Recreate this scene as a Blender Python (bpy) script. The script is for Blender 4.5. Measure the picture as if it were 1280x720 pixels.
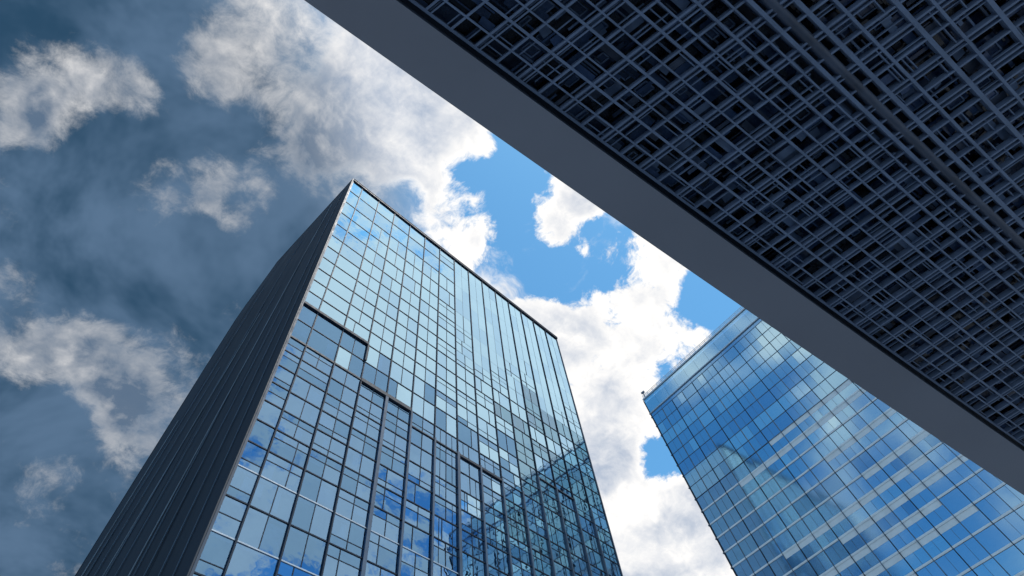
import bpy, math, random
from mathutils import Vector, Matrix

random.seed(11)
S = bpy.context.scene
for o in list(bpy.data.objects):
    bpy.data.objects.remove(o)

# ------------------------------------------------------------------ camera
ROT = [[0.71673111, 0.56911753, 0.40299101],
       [-0.69112447, 0.65675734, 0.30168986],
       [-0.09297032, -0.49474745, 0.86404946]]      # world <- (right, down, forward)
FPX = 737.0
GZ = -1.7                                            # ground level, the camera stands at eye height 0
cd = bpy.data.cameras.new('camera')
cd.sensor_width = 36.0
cd.lens = 36.0 * FPX / 1280.0
cd.clip_start = 0.1
cd.clip_end = 6000.0
cam = bpy.data.objects.new('camera', cd)
S.collection.objects.link(cam)
M3 = Matrix([[ROT[i][0], -ROT[i][1], -ROT[i][2]] for i in range(3)])
cam.matrix_world = M3.to_4x4()
S.camera = cam


def pix(p):                                          # where a point lands in the 1280x720 photograph
    c = [sum(ROT[i][k] * p[i] for i in range(3)) for k in range(3)]
    if c[2] < 0.05:
        return None
    return (640 + FPX * c[0] / c[2], 360 + FPX * c[1] / c[2])


def look(px, py):                                    # direction of a pixel (used for the sky only)
    v = Vector((px - 640, py - 360, FPX)).normalized()
    return Vector([sum(ROT[i][k] * v[k] for k in range(3)) for i in range(3)])


# ------------------------------------------------------------------ light
SUN_AZ, SUN_EL = math.radians(-62.0), math.radians(74.0)     # azimuth from +X towards +Y
sdir = Vector((math.cos(SUN_AZ) * math.cos(SUN_EL), math.sin(SUN_AZ) * math.cos(SUN_EL), math.sin(SUN_EL)))
sl = bpy.data.lights.new('sun', 'SUN')
sl.energy = 2.6
sl.angle = math.radians(0.5)
sl.color = (1.0, 0.96, 0.91)
so = bpy.data.objects.new('sun', sl)
S.collection.objects.link(so)
so.rotation_euler = sdir.to_track_quat('Z', 'Y').to_euler()
so.location = sdir * 300

S.view_settings.view_transform = 'Standard'
S.view_settings.look = 'None'
S.view_settings.gamma = 1.0
S.view_settings.exposure = 0.5
S.view_settings.use_curve_mapping = False
S.cycles.max_bounces = 8
S.cycles.transparent_max_bounces = 12
S.cycles.caustics_reflective = False
S.cycles.caustics_refractive = False
S.cycles.use_denoising = True
S.cycles.sample_clamp_indirect = 4.0


# ------------------------------------------------------------------ sky
class NT:
    def __init__(self, tree):
        self.t = tree
        self.n = tree.nodes
        self.l = tree.links

    def node(self, kind, **kw):
        nd = self.n.new(kind)
        for k, v in kw.items():
            setattr(nd, k, v)
        return nd

    def put(self, sock, v):
        if isinstance(v, bpy.types.NodeSocket):
            self.l.new(v, sock)
        else:
            sock.default_value = v

    def math(self, op, a, b=None, c=None, clamp=False):
        nd = self.node('ShaderNodeMath', operation=op, use_clamp=clamp)
        for i, v in enumerate((a, b, c)):
            if v is not None:
                self.put(nd.inputs[i], v)
        return nd.outputs[0]

    def vmath(self, op, a, b=None):
        nd = self.node('ShaderNodeVectorMath', operation=op)
        self.put(nd.inputs[0], a)
        if b is not None:
            self.put(nd.inputs[1], b)
        return nd.outputs['Value'] if op in ('DOT_PRODUCT', 'LENGTH', 'DISTANCE') else nd.outputs[0]

    def step(self, v, lo, hi, a=0.0, b=1.0, kind='SMOOTHSTEP'):
        nd = self.node('ShaderNodeMapRange', interpolation_type=kind)
        self.put(nd.inputs[0], v)
        for i, x in enumerate((lo, hi, a, b)):
            self.put(nd.inputs[i + 1], x)
        return nd.outputs[0]

    def noise(self, vec, scale, detail=4.0, rough=0.5, dist=0.0, lac=2.0):
        nd = self.node('ShaderNodeTexNoise')
        self.put(nd.inputs['Vector'], vec)
        nd.inputs['Scale'].default_value = scale
        nd.inputs['Detail'].default_value = detail
        nd.inputs['Roughness'].default_value = rough
        nd.inputs['Lacunarity'].default_value = lac
        nd.inputs['Distortion'].default_value = dist
        return nd

    def mix(self, f, a, b, mode='MIX'):
        nd = self.node('ShaderNodeMix', data_type='RGBA', blend_type=mode)
        self.put(nd.inputs[0], f)
        self.put(nd.inputs[6], a)
        self.put(nd.inputs[7], b)
        return nd.outputs[2]


wd = bpy.data.worlds.new('World')
S.world = wd
wd.use_nodes = True
W = NT(wd.node_tree)
W.n.clear()
sky = W.node('ShaderNodeTexSky', sky_type='NISHITA')
sky.sun_disc = False
sky.sun_elevation = SUN_EL
sky.sun_rotation = math.pi / 2 - SUN_AZ
sky.air_density = 1.0
sky.dust_density = 0.3
sky.ozone_density = 2.0
tc = W.node('ShaderNodeTexCoord')
D = W.vmath('NORMALIZE', tc.outputs['Generated'])
sep = W.node('ShaderNodeSeparateXYZ')
W.l.new(D, sep.inputs[0])
zz = W.math('ADD', W.math('MAXIMUM', sep.outputs[2], 0.0), 0.45)
cmb = W.node('ShaderNodeCombineXYZ')
W.l.new(W.math('DIVIDE', sep.outputs[0], zz), cmb.inputs[0])
W.l.new(W.math('DIVIDE', sep.outputs[1], zz), cmb.inputs[1])
P = cmb.outputs[0]
# warp so that cloud edges billow
wn = W.noise(P, 4.0, 4.0, 0.6)
warp = W.vmath('MULTIPLY', W.vmath('SUBTRACT', wn.outputs['Color'], (0.5, 0.5, 0.5)), (0.10, 0.10, 0.0))
Q = W.vmath('ADD', P, warp)
f1 = W.noise(Q, 6.0, 11.0, 0.68, 0.0).outputs['Fac']
f2 = W.noise(W.vmath('ADD', Q, (-0.010, 0.022, 0.0)), 6.0, 7.0, 0.66, 0.0).outputs['Fac']
f3 = W.noise(P, 4.4, 5.0, 0.6, 0.3).outputs['Fac']


def lobes(items, start=0.0):
    acc = start
    for d, rad, wgt in items:
        dt = W.vmath('DOT_PRODUCT', D, tuple(d))
        v = W.step(dt, math.cos(math.radians(rad)), 1.0, 0.0, wgt * 1.25)
        acc = W.math('ADD', acc, v)
    return acc


def az(a, e):
    a, e = math.radians(a), math.radians(e)
    return Vector((math.cos(a) * math.cos(e), math.sin(a) * math.cos(e), math.sin(e)))


COVER = [  # where the heaps of cloud stand in the sky (direction, angular radius, weight)
    (look(400, 30), 14, .50), (look(500, 110), 9, .50), (look(455, 190), 9, .44), (look(515, 205), 5, .36), (look(530, 60), 9, .3),
    (look(572, 285), 6.5, .66), (look(588, 172), 3.6, .56), (look(700, 258), 5.6, .56), (look(735, 240), 3.4, .3), (look(690, 290), 2.5, .2),
    (look(660, 405), 5.0, .40), (look(745, 430), 7.5, .44), (look(812, 325), 5.4, .50), (look(835, 410), 5, .34),
    (look(720, 500), 9, .36), (look(800, 680), 11, .48), (look(760, 560), 7, .30), (look(690, 640), 8, .3), (look(770, 690), 6, .3), (look(875, 660), 6, .3),
    (look(885, 375), 3.6, -.40), (look(700, 345), 3.2, -.34), (look(828, 580), 3.2, -.40), (look(745, 310), 2.2, .16), (look(622, 215), 7, -.30), (look(506, 243), 2.6, -.30), (look(650, 320), 5, -.30),
    (look(720, 345), 2.6, -.18),
    # left-hand part
    (look(110, 115), 6, .30), (look(25, 135), 4, .26), (look(60, 105), 4, .16), (look(225, 200), 5, .32), (look(205, 245), 4.5, .30), (look(298, 252), 4.0, .46), (look(262, 92), 4, .40), (look(145, 110), 4, .30), (look(135, 170), 4, -.3), (look(250, 165), 3, -.2),
    (look(40, 405), 6, .38), (look(110, 460), 6, .30), (look(190, 480), 7, .44), (look(180, 540), 5, .24), (look(100, 520), 3, -.25), (look(70, 640), 9, .10), (look(95, 560), 4, .16),
    (look(150, 200), 6, -.15), (look(200, 370), 10, -.18), (look(20, 540), 5, -.2),
    # unseen clouds added behind the viewer to brighten the glass reflections
    (az(-36, 50), 20, .32), (az(-56, 60), 20, .34), (az(-76, 62), 12, .22), (az(-70, 44), 12, .26), (az(-28, 38), 16, .28), (az(-52, 38), 12, .26),
    (az(-158, 42), 26, .42), (az(-178, 46), 12, .14), (az(-76, 35), 17, .34), (az(172, 32), 12, .16), (az(165, 44), 12, .14), (az(178, 50), 9, .06),
]
cover = lobes(COVER, -0.02)
veil = lobes([(look(-150, 330), 46, 1.05), (az(172, 40), 34, -1.6)])
veil = W.math('MAXIMUM', W.math('MINIMUM', veil, 1.0), 0.0)
dens = W.math('ADD', cover, W.math('MULTIPLY', W.math('SUBTRACT', f1, 0.5), 3.6))
edge = W.step(veil, 0.0, 0.5, 0.24, 0.78)
alpha = W.step(dens, 0.15, W.math('ADD', 0.22, edge))
# thick parts of a heap are grey, rims are white
relief = W.math('MULTIPLY', W.math('SUBTRACT', f1, f2), W.step(sep.outputs[1], -0.15, 0.0, 1.0, 3.0))
core = W.step(dens, 0.40, 1.0)
core = W.math('MULTIPLY', core, W.step(sep.outputs[1], -0.15, 0.0, 0.12, 1.0))  # added clouds behind the viewer stay whiter for their reflections
core = W.math('MULTIPLY', core, W.step(f3, 0.34, 0.54))
lit = W.math('ADD', W.math('SUBTRACT', 0.95, W.math('MULTIPLY', core, 0.72)), relief, clamp=True)
ccol = W.mix(lit, (2.2, 2.55, 3.15, 1), (5.25, 5.12, 4.95, 1))
ccol = W.mix(W.math('MULTIPLY', W.step(veil, 0.25, 0.9), 0.95), ccol, W.mix(W.math('SUBTRACT', lit, W.math('MULTIPLY', W.step(f3, 0.40, 0.62), 0.45), clamp=True), (0.42, 0.70, 1.12, 1), (3.2, 3.2, 3.25, 1)))
blue = W.mix(1.0, sky.outputs[0], (0.52, 0.95, 1.00, 1), 'MULTIPLY')
far = W.step(veil, 0.40, 0.95)
slate = W.mix(W.step(f3, 0.34, 0.60), W.mix(far, (0.85, 1.34, 2.08, 1), (0.12, 0.34, 0.64, 1)), W.mix(far, (1.25, 1.74, 2.40, 1), (0.48, 0.84, 1.36, 1)))
blue = W.mix(W.step(veil, 0.05, 0.6), blue, slate)
wis = W.noise(W.vmath('MULTIPLY', W.vmath('ADD', Q, (3.1, 1.7, 0.0)), (1.0, 1.6, 1.0)), 5.0, 9.0, 0.66, 0.6).outputs['Fac']
near = lobes([(look(640, 300), 16, 1.0)])
wisp = W.math('MULTIPLY', W.math('MULTIPLY', W.step(wis, 0.50, 0.70), 0.75), near)
alpha = W.math('MAXIMUM', alpha, wisp)
col = W.mix(alpha, blue, ccol)
low = W.step(sep.outputs[2], -0.02, 0.10)
col = W.mix(low, (1.6, 1.9, 2.2, 1), col)
bg = W.node('ShaderNodeBackground')
W.l.new(col, bg.inputs[0])
bg.inputs[1].default_value = 0.15
wo = W.node('ShaderNodeOutputWorld')
W.l.new(bg.outputs[0], wo.inputs[0])


# ------------------------------------------------------------------ materials
def paint(name, c, rough=0.5, metal=0.0, vary=0.18, scale=0.6, spec=0.5, stretch=(1, 1, 1)):
    m = bpy.data.materials.new(name)
    m.use_nodes = True
    T = NT(m.node_tree)
    b = T.n['Principled BSDF']
    t = T.node('ShaderNodeTexCoord')
    v = T.vmath('MULTIPLY', t.outputs['Object'], stretch)
    n1 = T.noise(v, scale, 5.0, 0.6).outputs['Fac']
    k = T.step(n1, 0.3, 0.7, 1 - vary, 1 + vary, 'LINEAR')
    cc = T.node('ShaderNodeCombineColor')
    for i in range(3):
        T.l.new(T.math('MULTIPLY', k, c[i]), cc.inputs[i])
    T.l.new(cc.outputs[0], b.inputs['Base Color'])
    n2 = T.noise(v, scale * 4, 4.0, 0.6).outputs['Fac']
    T.l.new(T.step(n2, 0.25, 0.75, max(rough - 0.1, 0.03), min(rough + 0.12, 1), 'LINEAR'), b.inputs['Roughness'])
    b.inputs['Metallic'].default_value = metal
    b.inputs['Specular IOR Level'].default_value = spec
    return m


def glass(name, refl, trans, base=0.30, gain=1.3, rough=0.0, wave=0.0008, ior=1.9):
    m = bpy.data.materials.new(name)
    m.use_nodes = True
    T = NT(m.node_tree)
    T.n.remove(T.n['Principled BSDF'])
    out = T.n['Material Output']
    t = T.node('ShaderNodeTexCoord')
    n = T.noise(t.outputs['Object'], 0.55, 2.0, 0.5).outputs['Fac']
    bp = T.node('ShaderNodeBump')
    bp.inputs['Strength'].default_value = 1.0
    bp.inputs['Distance'].default_value = wave * 10
    T.l.new(n, bp.inputs['Height'])
    fr = T.node('ShaderNodeFresnel')
    fr.inputs[0].default_value = ior
    fac = T.math('ADD', T.math('MULTIPLY', fr.outputs[0], gain), base, clamp=True)
    gl = T.node('ShaderNodeBsdfGlossy')
    gl.inputs['Color'].default_value = (*refl, 1)
    gl.inputs['Roughness'].default_value = rough
    T.l.new(bp.outputs[0], gl.inputs['Normal'])
    tr = T.node('ShaderNodeBsdfTransparent')
    tr.inputs[0].default_value = (*trans, 1)
    mx = T.node('ShaderNodeMixShader')
    T.l.new(fac, mx.inputs[0])
    T.l.new(tr.outputs[0], mx.inputs[1])
    T.l.new(gl.outputs[0], mx.inputs[2])
    T.l.new(mx.outputs[0], out.inputs[0])
    return m


MAT = {
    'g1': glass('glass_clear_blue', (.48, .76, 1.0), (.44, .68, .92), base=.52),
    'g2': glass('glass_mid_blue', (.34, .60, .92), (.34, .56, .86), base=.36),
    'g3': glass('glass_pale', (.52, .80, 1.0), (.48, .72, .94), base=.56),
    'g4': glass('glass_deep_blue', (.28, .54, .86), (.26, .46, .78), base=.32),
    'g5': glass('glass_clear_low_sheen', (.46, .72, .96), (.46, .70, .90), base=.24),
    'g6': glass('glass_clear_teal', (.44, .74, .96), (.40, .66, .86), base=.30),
    'h1': glass('glass_vivid_blue', (.44, .76, 1.0), (.14, .36, .68), base=.46, wave=.0003, rough=.09),
    'h2': glass('glass_vivid_mid', (.40, .70, .98), (.12, .32, .62), base=.44, wave=.0003, rough=.09),
    'h3': glass('glass_vivid_pale', (.58, .86, 1.0), (.18, .44, .72), base=.56, wave=.0003, rough=.09),
    'h4': glass('glass_vivid_deep', (.32, .62, .94), (.10, .28, .58), base=.36, wave=.0003, rough=.09),
    'pale_reflected': paint('pale_reflected_side', (.50, .62, .74), .5, 0.0, .08),
    'frame': paint('dark_frame', (.020, .032, .052), .6, 0.0, .2, spec=.2),
    'fin': paint('fin_metal', (.09, .12, .165), .38, 0.4, .2, .3),
    'alu': paint('pale_aluminium', (.46, .50, .54), .35, 0.6, .12),
    'white': paint('white_spandrel', (.74, .77, .80), .45, 0.0, .08),
    'blind': paint('blind_fabric', (.76, .77, .76), .8, 0.0, .10, 1.5),
    'blind2': paint('curtain_fabric', (.36, .46, .58), .85, 0.0, .2, 1.5),
    'ceil': paint('room_ceiling', (.60, .63, .66), .8, 0.0, .1),
    'room': paint('room_wall', (.40, .44, .48), .8, 0.0, .25, .2),
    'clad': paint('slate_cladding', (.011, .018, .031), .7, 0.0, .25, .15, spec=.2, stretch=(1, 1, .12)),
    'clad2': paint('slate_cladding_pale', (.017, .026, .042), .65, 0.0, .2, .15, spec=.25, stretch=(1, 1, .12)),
    'joint': paint('joint_strip', (.040, .060, .092), .6, 0.0, .4, .2),
    'joint2': paint('joint_strip_pale', (.12, .145, .18), .6, 0.0, .4, .12),
    'clad_dark': paint('dark_reveal', (.02, .028, .042), .6, 0.0, .2),
    'roof': paint('roofing', (.18, .19, .20), .85, 0.0, .2),
    'beam': paint('grey_edge_panel', (.215, .245, .295), .62, 0.0, .10, .12),
    'rib': paint('rib_steel', (.155, .225, .345), .5, 0.0, .18, 1.2),
    'rib2': paint('rib_steel_thin', (.125, .19, .30), .5, 0.0, .25, 1.2),
    'shade_dark': paint('painted_shade', (.03, .046, .072), .6, 0.0, .15),
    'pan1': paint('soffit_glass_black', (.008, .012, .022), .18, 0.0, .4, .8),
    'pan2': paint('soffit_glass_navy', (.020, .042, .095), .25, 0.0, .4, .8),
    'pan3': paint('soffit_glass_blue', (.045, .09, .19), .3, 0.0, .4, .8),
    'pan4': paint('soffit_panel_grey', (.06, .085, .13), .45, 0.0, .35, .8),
    'ground': paint('paving', (.185, .205, .235), .8, 0.0, .15, .4),
    'conc': paint('column_concrete', (.32, .32, .32), .7, 0.0, .12),
}


# ------------------------------------------------------------------ mesh building
class MB:
    def __init__(self):
        self.v, self.f, self.m, self.mats = [], [], [], []

    def mi(self, name):
        if name not in self.mats:
            self.mats.append(name)
        return self.mats.index(name)

    def quad(self, pts, mat):
        i = len(self.v)
        self.v += [tuple(p) for p in pts]
        self.f.append(tuple(range(i, i + len(pts))))
        self.m.append(self.mi(mat))

    def hexa(self, b, t, mat):           # two matching loops of four corners
        i = len(self.v)
        self.v += [tuple(p) for p in list(b) + list(t)]
        k = self.mi(mat)
        for q in ((3, 2, 1, 0), (4, 5, 6, 7), (0, 1, 5, 4), (1, 2, 6, 5), (2, 3, 7, 6), (3, 0, 4, 7)):
            self.f.append(tuple(i + a for a in q))
            self.m.append(k)

    def box(self, x0, x1, y0, y1, z0, z1, mat):
        self.hexa([(x0, y0, z0), (x1, y0, z0), (x1, y1, z0), (x0, y1, z0)],
                  [(x0, y0, z1), (x1, y0, z1), (x1, y1, z1), (x0, y1, z1)], mat)

    def bar(self, a, b, w, h, mat, up=(0, 0, 1)):   # a bar between two points; w sideways, h along up (from the line upwards)
        a, b, up = Vector(a), Vector(b), Vector(up)
        d = (b - a).normalized()
        s = d.cross(up).normalized() * (w / 2)
        u = up.normalized() * h
        self.hexa([a - s, a + s, b + s, b - s], [a - s + u, a + s + u, b + s + u, b - s + u], mat)

    def tube(self, pts, r, mat, n=10):
        k = self.mi(mat)
        rings = []
        for i, p in enumerate(pts):
            p = Vector(p)
            d = (Vector(pts[min(i + 1, len(pts) - 1)]) - Vector(pts[max(i - 1, 0)])).normalized()
            s = d.cross(Vector((0.13, 0.07, 1))).normalized()
            u = s.cross(d)
            st = len(self.v)
            for q in range(n):
                a = 2 * math.pi * q / n
                self.v.append(tuple(p + s * math.cos(a) * r + u * math.sin(a) * r))
            rings.append(st)
        for r0, r1 in zip(rings, rings[1:]):
            for q in range(n):
                self.f.append((r0 + q, r0 + (q + 1) % n, r1 + (q + 1) % n, r1 + q))
                self.m.append(k)
        for r0, rev in ((rings[0], True), (rings[-1], False)):
            f = [r0 + q for q in range(n)]
            self.f.append(tuple(f[::-1] if rev else f))
            self.m.append(k)

    def build(self, name, parent=None, smooth=False, bevel=0.0):
        me = bpy.data.meshes.new(name)
        me.from_pydata(self.v, [], self.f)
        for mn in self.mats:
            me.materials.append(MAT[mn])
        me.polygons.foreach_set('material_index', self.m)
        if smooth:
            me.polygons.foreach_set('use_smooth', [True] * len(self.f))
        me.update()
        o = bpy.data.objects.new(name, me)
        S.collection.objects.link(o)
        if parent is not None:
            o.parent = parent
            o.matrix_parent_inverse = Matrix.Translation(-Vector(parent.location))
        if bevel:
            bm = o.modifiers.new('bevel', 'BEVEL')
            bm.width = bevel
            bm.segments = 2
        return o


def thing(name, loc, label, cat, group=None):
    o = bpy.data.objects.new(name, None)
    S.collection.objects.link(o)
    o.location = loc
    o['label'] = label
    o['category'] = cat
    if group:
        o['group'] = group
    return o


# ------------------------------------------------------------------ ground
g = MB()
g.quad([(-2500, -2500, GZ), (2500, -2500, GZ), (2500, 2500, GZ), (-2500, 2500, GZ)], 'ground')
go = g.build('ground')
go['kind'] = 'structure'


# ------------------------------------------------------------------ facades
class Facade:
    """A curtain wall: u runs along it, z up, out towards the viewer."""

    def __init__(self, root, origin, du, n, lean=None):
        self.root, self.o = root, Vector(origin)
        self.du, self.n = Vector(du).normalized(), Vector(n).normalized()
        self.lean = lean or (lambda u, z: 0.0)

    def p(self, u, z, out=0.0):
        q = self.o + self.du * (u + self.lean(u, z)) + self.n * out
        return Vector((q.x, q.y, z))

    def block(self, mb, u0, u1, z0, z1, o0, o1, mat):
        mb.hexa([self.p(u0, z0, o1), self.p(u1, z0, o1), self.p(u1, z0, o0), self.p(u0, z0, o0)],
                [self.p(u0, z1, o1), self.p(u1, z1, o1), self.p(u1, z1, o0), self.p(u0, z1, o0)], mat)

    def pane(self, mb, u0, u1, z0, z1, mat, out=0.0, tilt=0.008):
        a, b = random.uniform(-tilt, tilt), random.uniform(-tilt, tilt)
        mb.quad([self.p(u0, z0, out - a - b), self.p(u1, z0, out + a - b),
                 self.p(u1, z1, out + a + b), self.p(u0, z1, out - a + b)], mat)

    def area(self, u0, u1, z0, z1):
        q = [pix(self.p(u, z)) for u, z in ((u0, z0), (u1, z0), (u1, z1), (u0, z1))]
        if any(a is None for a in q):
            return 0
        if not any(-20 < a[0] < 1300 and -20 < a[1] < 740 for a in q):
            return 0
        return abs(sum(q[i][0] * q[(i + 1) % 4][1] - q[(i + 1) % 4][0] * q[i][1] for i in range(4))) / 2


def emit_windows(cells):
    """cells: (area, facade, build_function).  The 100 largest become parts, the rest one part."""
    cells.sort(key=lambda c: -c[0])
    rest = MB()
    root = cells[0][1].root
    for i, (ar, fc, fn) in enumerate(cells):
        if i < 100:
            w, b = MB(), MB()
            fn(w, b)
            wo_ = w.build('window', root)
            if b.f:
                bo = b.build('blind', None)
                bo.parent = wo_
        else:
            fn(rest, rest)
    if rest.f:
        r = rest.build('window_array', root)
        r['kind'] = 'stuff'


# ------------------------------------------------------------------ the near tower
TA = thing('office_tower', (44, 60, GZ), 'tall pale blue glass tower with a dark ribbed slate left side wall', 'skyscraper')
YA = 45.5
ZT = 120.8
fa = Facade(TA, (13.2, YA, 0), (1, 0, 0), (0, -1, 0))
LA = 61.9
cols = [0.0, 2.4] + [2.4 + i * (LA - 2.4) / 14 for i in range(1, 15)]
rows = [ZT, 115.3, 109.4, 104.0, 98.8, 94.0, 89.7, 85.7, 81.9, 78.3, 74.9, 71.5, 67.5, 63.5, 60.6, 57.6, 54.5, 51.4, 48.4, 45.3,
        42.1, 38.6, 34.9, 31.0, 27.0, 23.0, 19.0, 15.0, 11.0, 7.0, 3.0, GZ]
BELT = 63.5


def fin_zone(c, z):             # the lower field with projecting fins, its top edge steps down once
    x = cols[c]
    return z < (63.4 if x < 20 else 61.0) and x < 43


cells = []
for r in range(len(rows) - 1):
    z1, z0 = rows[r], rows[r + 1]
    for c in range(15):
        u0, u1 = cols[c], cols[c + 1]
        ar = fa.area(u0, u1, z0, z1)
        low = z1 < BELT + .1
        strip = c >= 7 and z0 > 84 + ((c * 5) % 4) * 3.6
        rnd = random.random

        def fn(w, b, u0=u0, u1=u1, z0=z0, z1=z1, c=c, low=low, strip=strip, r=r, sd=r * 100 + c):
            random.seed(sd + 5)
            if strip:
                uh = (u0 + u1) / 2
                for a0, a1 in ((u0 + .07, uh - .02), (uh + .02, u1 - .07)):
                    fa.pane(w, a0, a1, z0 + .012, z1 - .012, random.choice(['g3', 'g3', 'g1']), 0, .006)
                fa.block(w, uh - .022, uh + .022, z0 + .012, z1 - .012, -.08, .02, 'fin')
                return
            e = .05
            if low:
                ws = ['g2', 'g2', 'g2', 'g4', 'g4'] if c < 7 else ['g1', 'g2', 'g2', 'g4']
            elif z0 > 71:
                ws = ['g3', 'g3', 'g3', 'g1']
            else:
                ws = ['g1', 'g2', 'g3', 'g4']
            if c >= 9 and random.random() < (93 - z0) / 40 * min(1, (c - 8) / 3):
                ws = ['g5', 'g6', 'g6']
            if r == 11 and c < 3:
                ws = ['g4']
            half = c > 0 and (low and random.random() < .92 or c >= 2 and z1 < 112)
            um = [u0 + e, u1 - e]
            if half:
                t = .5 if random.random() < .75 else random.choice((.36, .66))
                um = [u0 + e, u0 + (u1 - u0) * t, u1 - e]
            zs = [z0 + e, z1 - e]
            q = random.random()
            if low and q < .6 or (c >= 6 and q < .55):
                zs = [z0 + e, z0 + (z1 - z0) * random.choice((.3, .66, .66, .5)), z1 - e]
            for i in range(len(um) - 1):
                for j in range(len(zs) - 1):
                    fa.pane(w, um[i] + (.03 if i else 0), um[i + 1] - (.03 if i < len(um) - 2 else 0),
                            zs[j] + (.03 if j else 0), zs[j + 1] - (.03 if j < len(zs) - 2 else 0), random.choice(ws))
            if c >= 6 and low:
                for t in (.25, .75):
                    if random.random() < .5:
                        fa.block(w, u0 + (u1 - u0) * t - .025, u0 + (u1 - u0) * t + .025, z0 + e, z1 - e, -.08, .04, 'frame')
            for i in range(1, len(um) - 1):
                fa.block(w, um[i] - .045, um[i] + .045, z0 + e, z1 - e, -.10, .05, 'frame')
            for j in range(1, len(zs) - 1):
                fa.block(w, u0 + e, u1 - e, zs[j] - .04, zs[j] + .04, -.10, .04, 'frame')
            # blinds and curtains hang just behind the glass
            pb = .8 if (4 <= c <= 11 and 63 < z0 < 100) else (.75 if c >= 9 else .45)
            for i in range(len(um) - 1):
                if random.random() < pb:
                    drop = random.choice((1.0, 1.0, .75, .5, .35))
                    a0, a1 = um[i] + .12, um[i + 1] - .12
                    if random.random() < .55:
                        ww = (a1 - a0) * random.uniform(.25, .5)
                        a0, a1 = (a0, a0 + ww) if random.random() < .5 else (a1 - ww, a1)
                    fa.block(b, a0, a1, z1 - .45 - (z1 - z0 - .6) * drop, z1 - .45, -.42, -.38,
                             'blind' if random.random() < .82 else 'blind2')
        cells.append((ar, fa, fn))
random.seed(3)
emit_windows(cells)
random.seed(4)

# floors and room walls behind the glass
for r in range(1, len(rows) - 1):
    s = MB()
    fa.block(s, .3, LA - .3, rows[r] - .32, rows[r] + .10, -14, -.16, 'ceil')
    zt = rows[r - 1] - .33
    for c in range(1, 15):
        if random.random() < .35:
            fa.block(s, cols[c] - .08, cols[c] + .08, rows[r] + .101, zt, -9.9, -.6, 'room')
    s.build('floor_slab', TA)
cw = MB()
fa.block(cw, .5, LA - .5, GZ, ZT - 1.0, -15.5, -14.1, 'room')
cw.build('core_wall', TA)

# mullions, fins, transoms, belts
for i, u in enumerate(cols):
    topz = 63.4 if u < 20 else 61.0
    m = MB()
    if i in (0, 15):
        fa.block(m, u - .12, u + .12, GZ, ZT, -.2, .14, 'joint')
        m.build('corner_post', TA)
        continue
    if u < 43:
        fa.block(m, u - .075, u + .075, topz + .1, ZT - .02, -.2, .14, 'frame')
        m.build('mullion', TA)
        f = MB()
        w = .17 if i not in (4, 7) else .32
        if i in (1, 2, 3):
            w = .15
        fa.block(f, u - w / 2, u + w / 2, GZ, topz - .1, .002, .24, 'frame' if i in (1, 2, 3) else 'fin')
        fa.block(f, u - w / 2 + .04, u + w / 2 - .04, GZ, topz - .1, -.2, .001, 'frame')
        if i not in (1, 2, 3):
            fa.block(f, u - w / 2 - .06, u + w / 2 + .06, GZ, topz - .1, .24, .28, 'fin')
        f.build('fin', TA)
    else:
        fa.block(m, u - .06, u + .06, 66.2, ZT - .02, -.2, .18, 'frame')
        m.build('mullion', TA)
        f = MB()
        fa.block(f, u - .11, u + .11, GZ, 66.2, -.2, .30, 'fin')
        f.build('fin', TA)
for r in range(1, len(rows) - 1):
    z = rows[r]
    t = MB()
    light = z < 46 and r % 2 == 0
    u_end = cols[7] if z > 84 else LA
    h = .05 if z > BELT else .065
    for c in range(15):                                   # a rail runs from post to post
        if cols[c] >= u_end - .01:
            break
        fa.block(t, cols[c] + .08, cols[c + 1] - .08, z - h, z + h, -.12, .085, 'alu' if light else 'frame')
    t.build('transom', TA)
for u0, u1, za, zb, out in ((.13, cols[3], 63.36, 63.64, .10), (cols[3] + .001, cols[5] - .2, 63.1, 63.7, .26), (cols[5] - .19, cols[7], 60.5, 60.7, .12),
                            (cols[7] + .001, cols[9], 60.3, 60.7, .22), (cols[11] + .1, cols[13], 66.0, 66.2, .15)):
    b = MB()
    fa.block(b, u0, u1, za, zb, -.1, out + .03, 'clad_dark')
    b.build('belt', TA)
b = MB()
fa.block(b, .13, cols[3], 71.3, 71.75, -.1, .30, 'frame')
fa.block(b, cols[3] - .15, cols[3] + .15, 67.6, 71.29, -.09, .32, 'frame')
b.build('window_surround', TA)
b = MB()
fa.block(b, .0, LA + .2, ZT, ZT + .55, -1.2, .30, 'frame')
fa.block(b, .0, LA + .2, ZT + .551, ZT + .65, -1.3, .36, 'frame')
b.build('roof_coping', TA)
b = MB()
b.box(14.0, 13.2 + LA - .2, YA + .6, YA + 26.6, ZT - 1.0, ZT - .3, 'roof')
b.build('roof', TA)
b = MB()                                                   # rear and far side
b.box(13.2 + LA - .3, 13.2 + LA + .12, YA + .25, YA + 26.6, GZ, ZT + .3, 'pale_reflected')  # unseen side, made pale to lighten its reflection in the far tower
b.box(14.5, 13.2 + LA + .12, YA + 26.601, YA + 27, GZ, ZT + .3, 'clad')
b.build('rear_wall', TA)


# the slate-clad left side: a slightly bowed sheet with ribs
def back_edge(z):
    tab = [(GZ, 9.0), (44, 9.6), (60, 9.9), (79.4, 10.3), (98.8, 10.8), (107.6, 11.4), (121, 12.2), (123, 12.3)]
    for (za, xa), (zb, xb) in zip(tab, tab[1:]):
        if z <= zb:
            return xa + (xb - xa) * (z - za) / (zb - za)
    return tab[-1][1]


def side(u, z, out=0.0):         # u 0 at the street corner, 1 at the back
    x0, y0 = 12.75 + .25, YA - .1
    x1, y1 = back_edge(z), 72.4
    k = u
    v = Vector((x0 + (x1 - x0) * k, y0 + (y1 - y0) * u, z))
    return v + Vector((-1, -.12, 0)) * out


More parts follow.
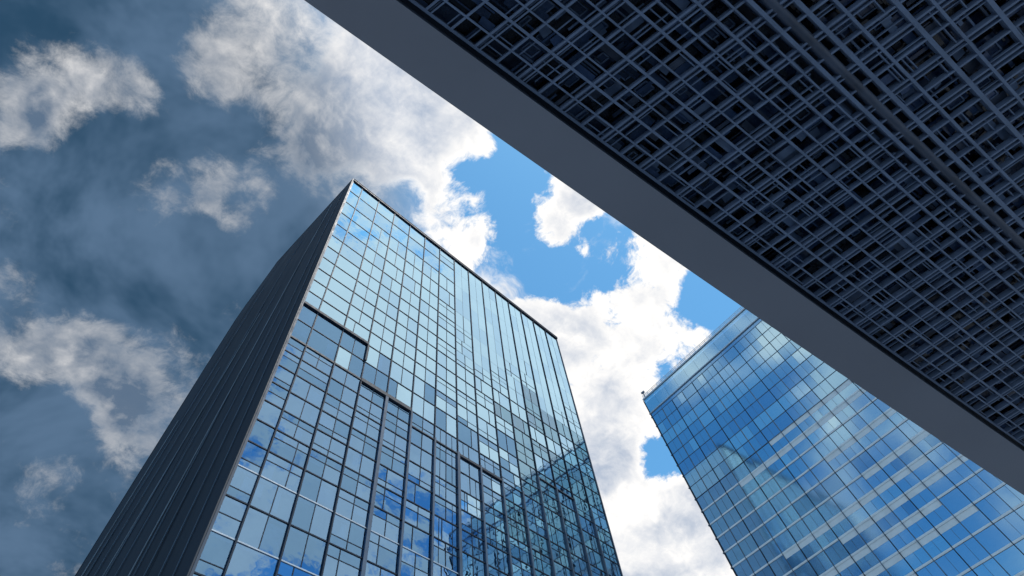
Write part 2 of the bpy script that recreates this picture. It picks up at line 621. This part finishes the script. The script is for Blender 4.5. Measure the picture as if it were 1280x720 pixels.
zsteps = [GZ, 10, 20, 30, 40, 50, 60, 70, 80, 88, 96, 102, 107, 111, 114, 117, 119, 121.9]
us = [0, .14, .28, .42, .56, .70, .85, 1.0]
wl = MB()
for zi in range(len(zsteps) - 1):
    for ui in range(len(us) - 1):
        q = [(us[ui], zsteps[zi]), (us[ui], zsteps[zi + 1]), (us[ui + 1], zsteps[zi + 1]), (us[ui + 1], zsteps[zi])]
        off = .0 if ui % 2 else .03
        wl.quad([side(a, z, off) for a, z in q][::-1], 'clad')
for zi in range(len(zsteps) - 1):                          # returns at the panel steps
    for ui in range(1, len(us) - 1):
        a = us[ui]
        wl.quad([side(a, zsteps[zi], 0), side(a, zsteps[zi + 1], 0), side(a, zsteps[zi + 1], .03), side(a, zsteps[zi], .03)], 'clad')
    z0, z1 = zsteps[zi], zsteps[zi + 1]
    # thickness of the wall: street end
    e0, e1 = side(0, z0, .09), side(0, z1, .09)
    wl.quad([e0, (13.06, YA - .1, z0), (13.06, YA - .1, z1), e1], 'clad_dark')
    wl.quad([(13.06, YA - .1, z0), (13.06, YA + 1.5, z0), (13.06, YA + 1.5, z1), (13.06, YA - .1, z1)], 'clad_dark')
    f0, f1 = side(1, z0, .09), side(1, z1, .09)
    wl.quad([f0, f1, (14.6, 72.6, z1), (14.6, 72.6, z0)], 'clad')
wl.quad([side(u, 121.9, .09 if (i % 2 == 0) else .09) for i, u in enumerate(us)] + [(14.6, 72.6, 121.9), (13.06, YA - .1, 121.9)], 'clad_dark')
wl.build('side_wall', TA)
for ut, ub, w, mt, zt in ((.10, .22, .07, 'fin', 121), (.22, .52, .09, 'alu', 118), (.36, .64, .07, 'fin', 90), (.50, .72, .08, 'fin', 112),
                          (.62, .84, .07, 'fin', 74), (.72, .93, .08, 'fin', 100), (.15, .36, .07, 'fin', 76), (.30, .42, .06, 'fin', 60), (.80, .97, .07, 'alu', 66), (.42, .80, .06, 'alu', 84),
                          (.05, .10, .06, 'fin', 88)):
    rb = MB()
    zs = [z for z in zsteps if z < zt] + [zt]
    pts = [side(ut + (ub - ut) * ((121 - z) / 121) ** 1.1, z, .10) for z in zs]
    for a_, b_ in zip(pts, pts[1:]):
        d = (b_ - a_).normalized()
        rb.bar(a_, b_, w * 1.7, .07, 'joint' if mt == 'fin' else 'joint2', up=(-1, -.12, 0))
    rb.build('cladding_rib', TA)

# ------------------------------------------------------------------ the far tower
ang = math.radians(-94.5)
dB = Vector((math.cos(ang), math.sin(ang), 0))
nB = Vector((math.sin(ang), -math.cos(ang), 0))
TB = thing('office_tower', (118, 8, GZ), 'vivid blue glass tower with pale floor bands and roof railing, partly behind the grey overhang', 'skyscraper')
ZB = 119.9
LB = 70.0
fb = Facade(TB, (107.5, 43.6, 0), dB, nB, lean=lambda u, z: max(0.0, (ZB - z)) * 0.062 * (1 - u / LB))
bw = 3.5
nb = int(LB / bw)
zr = [ZB, 114.4, 112.9, 109.4, 105.9, 102.4, 98.9, 95.4, 91.9, 88.4, 85.0, 81.6, 78.0, 74.6, 71.2, 67.8, 64.4, 61.0, 57.6, 54.2, 50.7, 47.2, 43.7,
      40, 36, 32, 28, 24, 20, 16, 12, 8, 4, GZ]
bands = {}                       # floor index -> stretches (first bay, last bay) with a tall pale spandrel
random.seed(21)
for i in range(10, len(zr) - 1):
    if random.random() < .75:
        a = random.randint(0, 9)
        bands[i] = (a, a + random.randint(5, 12))
cells = []
for r in range(len(zr) - 1):
    z1, z0 = zr[r], zr[r + 1]
    for c in range(nb):
        u0, u1 = c * bw, (c + 1) * bw

        def fn(w, b, u0=u0, u1=u1, z0=z0, z1=z1, c=c, r=r):
            random.seed(r * 77 + c)
            e = .05
            zt = z1 - e
            if r in bands and bands[r][0] <= c <= bands[r][1]:
                fb.block(w, u0 + e, u1 - e, z1 - 1.15, z1 - e, -.12, .02, 'white')
                zt = z1 - 1.16
            if z0 > 95:
                ws = ['h3', 'h3', 'h1', 'h1']
            elif z0 > 74:
                ws = ['h1', 'h1', 'h2', 'h3']
            else:
                ws = ['h2', 'h2', 'h4', 'h1']
            if r == 1:
                fb.pane(w, u0 + .02, u1 - .02, z0 + e, zt, 'h2', -.04, .004)
                return
            if r == 0:
                fb.pane(w, u0 + .02, u1 - .02, z0 + e, zt, 'h3', 0, .006)
                return
            rr = random.Random(r * 31 + c // 5 + (r * 7) % 3)
            ws = [rr.choice(ws)] * 6 + ws[:1]
            if c % 4 != 3:
                um = (u0 + u1) / 2
                fb.pane(w, u0 + e, um - .03, z0 + e, zt, random.choice(ws), 0, .006)
                fb.pane(w, um + .03, u1 - e, z0 + e, zt, random.choice(ws), 0, .006)
                fb.block(w, um - .028, um + .028, z0 + e, zt, -.1, .03, 'fin')
            else:
                fb.pane(w, u0 + e, u1 - e, z0 + e, zt, random.choice(ws), 0, .006)
            if random.random() < .3:
                fb.block(b, u0 + .15, u1 - .15, z0 + (z1 - z0) * random.choice((.3, .5, .65)), zt - .3, -.46, -.40, 'blind')
        cells.append((fb.area(u0, u1, z0, z1), fb, fn))
emit_windows(cells)
random.seed(5)
for c in range(nb + 1):
    m = MB()
    u = c * bw
    fb.block(m, u - .07, u + .07, GZ, 112.8, -.2, .16, 'frame' if c % 2 == 0 else 'fin')
    m.build('mullion', TB)
for r in range(1, len(zr) - 1):
    z = zr[r]
    t = MB()
    mat = 'white' if r >= 11 else 'fin'
    h = .17 if r >= 11 else .06
    for c in range(nb):
        fb.block(t, c * bw + .071, (c + 1) * bw - .071, z - h, z + h, -.12, .12 if r >= 10 else .06, mat)
    t.build('transom', TB)
    s = MB()
    fb.block(s, .3, LB - .3, z - .30, z + .1, -12, -.16, 'ceil')
    for c in range(nb):
        if random.random() < .3:
            fb.block(s, c * bw - .08, c * bw + .08, z + .101, zr[r - 1] - .31, -8, -.6, 'room')
    s.build('floor_slab', TB)
b = MB()
fb.block(b, .4, LB - .4, GZ, ZB - .8, -13.5, -12.1, 'room')
b.build('core_wall', TB)
b = MB()
fb.block(b, -.15, LB + .15, ZB, ZB + .45, -.8, .22, 'alu')
fb.block(b, -.15, LB + .15, ZB - 5.7, ZB - 5.4, -.6, .22, 'alu')
b.build('roof_coping', TB)
b = MB()
fb.block(b, 0, LB, ZB - .75, ZB - .35, -28, -.81, 'roof')
b.build('roof', TB)
for u0, u1, mat in ((-.32, -.16, 'clad2'), (LB + .16, LB + .32, 'clad2')):
    b = MB()
    for za, zb in zip(zr, zr[1:]):
        fb.block(b, u0, u1, zb + .12, za - .12, -28, -.05, mat)
        fb.block(b, u0 - .12, u1 + .02, zb - .119, zb + .119, -28, .12, 'fin')
    b.build('side_wall', TB)
b = MB()
fb.block(b, -.1, LB, GZ, ZB - .3, -28.4, -28.01, 'clad2')
b.build('rear_wall', TB)
b = MB()
for zz_ in (ZB + .95, ZB + 1.45, ZB + 1.95):
    b.bar(fb.p(0, zz_, -.3), fb.p(LB, zz_, -.3), .09, .09, 'alu')
for c in range(0, int(LB / 1.75)):
    b.bar(fb.p(c * 1.75 + .05, ZB + .45, -.3), fb.p(c * 1.75 + .05, ZB + 1.95, -.3), .09, .09, 'alu', up=tuple(nB))
b.build('roof_railing', TB)
b = MB()
pb_ = fb.p(.5, ZB + .45, -.6)
b.bar(pb_, pb_ + Vector((0, 0, 2.6)), .22, .22, 'fin', up=tuple(nB))
b.bar(pb_ + Vector((0, -.4, 2.6)), pb_ + Vector((0, .6, 2.6)), .4, .5, 'fin')
b.build('roof_fixture', TB)

# ------------------------------------------------------------------ the overhang above the viewer
CZ = 20.0
CN = thing('overhang', (22, -8, GZ), 'dark gridded soffit with plain grey edge band reaching out overhead', 'canopy')
XA, XB = -7.0, 56.0


def edge_in(x):
    return 2.04 - .143 * x - .0003 * x * x


def edge_out(x):
    return 3.66 - .13 * x - .0004 * x * x


n = 42
xs = [XA + (XB - XA) * i / n for i in range(n + 1)]
b = MB()
for a_, c_ in zip(xs, xs[1:]):
    b.quad([(a_, edge_out(a_), CZ), (a_, edge_in(a_), CZ), (c_, edge_in(c_), CZ), (c_, edge_out(c_), CZ)], 'beam')
    b.quad([(a_, edge_out(a_), CZ), (c_, edge_out(c_), CZ), (c_, edge_out(c_), CZ + 2.4), (a_, edge_out(a_), CZ + 2.4)], 'beam')
    b.quad([(a_, edge_in(a_), CZ), (a_, edge_in(a_), CZ + 1.9), (c_, edge_in(c_), CZ + 1.9), (c_, edge_in(c_), CZ)], 'shade_dark')  # inner face coloured dark to stand in for recess shade
    b.quad([(a_, edge_out(a_), CZ + 2.4), (c_, edge_out(c_), CZ + 2.4), (c_, edge_in(c_), CZ + 2.4), (a_, edge_in(a_), CZ + 2.4)], 'roof')
for x in (XA, XB):
    b.quad([(x, edge_out(x), CZ), (x, edge_in(x), CZ), (x, edge_in(x), CZ + 2.4), (x, edge_out(x), CZ + 2.4)], 'beam')
b.build('edge_beam', CN)

GZC = CZ + .42                     # underside of the ribs
offs = [0.22]
while offs[-1] < 5.6:
    offs.append(offs[-1] + (.60 if len(offs) % 2 else .72))
SP0 = 6.55                         # the big spine
offs2 = [7.5]
while offs2[-1] < 17.5:
    offs2.append(offs2[-1] + (.78 if len(offs2) % 2 else 1.2))
rowsC = offs + [SP0 - .28] + offs2


def rib_point(x0, off):            # cross rib starting at x0 on the edge, where it meets the row at that offset
    a = math.radians(-79 - .33 * min(max(x0, -4), 34))
    k = off / abs(math.sin(a)) if True else 0
    x, y = x0 + math.cos(a) * k, edge_in(x0) + math.sin(a) * k
    for _ in range(4):
        k += (y - (edge_in(x) - off)) / abs(math.sin(a) + .15 * math.cos(a))
        x, y = x0 + math.cos(a) * k, edge_in(x0) + math.sin(a) * k
    return Vector((x, y, 0))


x0s = []
x = XA + .3
k = 0
while x < XB - 3:
    x0s.append((x, k % 2 == 0))
    x += (0.90 + .002 * x) * random.uniform(.93, 1.07)
    k += 1
grid = [[rib_point(x, o) for o in rowsC] for x, dbl in x0s]
up = Vector((0, 0, 1))


def at(p, z):
    return Vector((p.x, p.y, z))


# cross ribs
for (x, dbl), gl in zip(x0s, grid):
    m = MB()
    w = .075
    a_, c_ = at(gl[0], GZC + .012), at(gl[-1], GZC + .012)
    m.bar(a_, c_, w, .26, 'rib')
    if dbl:
        m.bar(a_ + Vector((.17, 0, -.003)), c_ + Vector((.24, 0, -.003)), .05, .20, 'rib')
        m.bar(a_ + Vector((.09, 0, .12)), c_ + Vector((.12, 0, .12)), .05, .05, 'rib2')
    m.build('cross_rib', CN)
# long ribs
for j, o in enumerate(rowsC):
    if abs(o - (SP0 - .28)) < .01:
        continue
    m = MB()
    wide = .09 if j % 2 == 0 else .06
    if o > SP0:
        wide = .15 if j % 2 else .10
    if j == 0:
        wide = .09
    pts = [gl[j] for gl in grid]
    pts = [pts[0] + (pts[0] - pts[1])] + pts
    for a_, c_ in zip(pts[::3], pts[3::3]):
        m.bar(at(a_, GZC), at(c_, GZC), wide, .30, 'rib')
    m.build('long_rib', CN)
# spine: a deep girder with a pipe beside it
m = MB()
pts = [rib_point(x, SP0) for x, d in x0s[::3]]
for a_, c_ in zip(pts, pts[1:]):
    m.bar(at(a_, GZC - .10), at(c_, GZC - .10), .13, .6, 'rib')
m.build('spine_girder', CN)
m = MB()
m.tube([at(rib_point(x, SP0 + .42), GZC + .16) for x, d in x0s[::2]], .2, 'pan4', 12)
m.build('service_pipe', CN, smooth=True)
# dark strip beside the edge beam, recess shade painted into its colour
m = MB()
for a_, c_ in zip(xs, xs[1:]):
    m.quad([(a_, edge_in(a_) - .002, GZC + .25), (a_, edge_in(a_) - .3, GZC + .25), (c_, edge_in(c_) - .3, GZC + .25), (c_, edge_in(c_) - .002, GZC + .25)], 'shade_dark')
m.build('painted_shade', CN)


# what fills each cell: a recessed pane with slats and small bars under it
def cell(mb, A, B, C, Dd, sd, far):
    random.seed(sd)

    def pt(s, t, z):
        p = A.lerp(B, s).lerp(Dd.lerp(C, s), t)
        return Vector((p.x, p.y, z))
    zb = GZC + random.uniform(.55, 1.0)
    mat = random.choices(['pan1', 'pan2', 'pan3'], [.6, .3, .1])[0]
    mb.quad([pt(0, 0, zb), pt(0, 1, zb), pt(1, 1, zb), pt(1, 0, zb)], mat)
    ns = random.randint(1, 3) + (1 if far else 0)
    along = random.random() < (.75 if far else .5)
    for i in range(ns):
        t = (i + random.uniform(.2, .8)) / ns
        w = random.choice((.05, .07, .14, .26, .34))
        z = GZC + random.uniform(.22, .5)
        mt = random.choices(['rib2', 'pan2', 'pan3', 'pan4', 'pan1'], [.28, .26, .2, .16, .1])[0]
        lo, hi = (.04, .96) if random.random() < .6 else random.choice(((.04, .55), (.4, .96)))
        if along:
            mb.bar(pt(lo, t, z), pt(hi, t, z), w, .07, mt)
        else:
            mb.bar(pt(t, lo, z), pt(t, hi, z), w, .07, mt)
    for _ in range(random.choice((0, 1, 1, 2))):
        t = random.choice((.2, .33, .5, .66, .8))
        z = GZC + random.uniform(.03, .14)
        if random.random() < .65:
            mb.bar(pt(t, .05, z), pt(t, .95, z), .04, .10, 'rib2')
        else:
            mb.bar(pt(.05, t, z), pt(.95, t, z), .04, .10, 'rib2')
    if random.random() < .3:                      # a small framed pane
        s0, s1 = random.uniform(.1, .4), random.uniform(.55, .9)
        t0, t1 = random.uniform(.1, .4), random.uniform(.55, .9)
        z = GZC + random.uniform(.3, .5)
        for q in (((s0, t0), (s1, t0)), ((s1, t0), (s1, t1)), ((s1, t1), (s0, t1)), ((s0, t1), (s0, t0))):
            mb.bar(pt(*q[0], z), pt(*q[1], z), .045, .06, 'rib2')
        mb.quad([pt(s0, t0, z + .05), pt(s0, t1, z + .05), pt(s1, t1, z + .05), pt(s1, t0, z + .05)], random.choice(['pan2', 'pan3']))


cellsC = []
for i in range(len(grid) - 1):
    for j in range(len(rowsC) - 1):
        if abs(rowsC[j] - (SP0 - .28)) < .01:
            continue
        q = (grid[i][j], grid[i + 1][j], grid[i + 1][j + 1], grid[i][j + 1])
        pp = [pix(at(a, GZC)) for a in q]
        ar = 0
        if all(pp) and any(-10 < a[0] < 1290 and -10 < a[1] < 730 for a in pp):
            ar = abs(sum(pp[t][0] * pp[(t + 1) % 4][1] - pp[(t + 1) % 4][0] * pp[t][1] for t in range(4))) / 2
        cellsC.append((ar, q, i * 100 + j, rowsC[j] > SP0))
cellsC.sort(key=lambda c: -c[0])
rest = MB()
for i, (ar, q, sd, far) in enumerate(cellsC):
    if i < 100:
        m = MB()
        cell(m, *q, sd, far)
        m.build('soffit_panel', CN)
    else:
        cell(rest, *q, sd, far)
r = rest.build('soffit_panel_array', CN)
r['kind'] = 'stuff'
m = MB()
for a_, c_ in zip(xs, xs[1:]):
    ya, yc = edge_in(a_) - .02, edge_in(c_) - .02
    m.hexa([(a_, ya - 19, CZ + 1.9), (c_, yc - 19, CZ + 1.9), (c_, yc, CZ + 1.9), (a_, ya, CZ + 1.9)],
           [(a_, ya - 19, CZ + 2.35), (c_, yc - 19, CZ + 2.35), (c_, yc, CZ + 2.35), (a_, ya, CZ + 2.35)], 'shade_dark')
m.build('roof_slab', CN)
for x, y in ((-5, -15.5), (10, -17.5), (26, -19.5), (42, -22)):
    m = MB()
    m.tube([(x, y, GZ), (x, y, GZC + 1.4)], .55, 'conc', 24)
    m.build('column', CN, smooth=False)
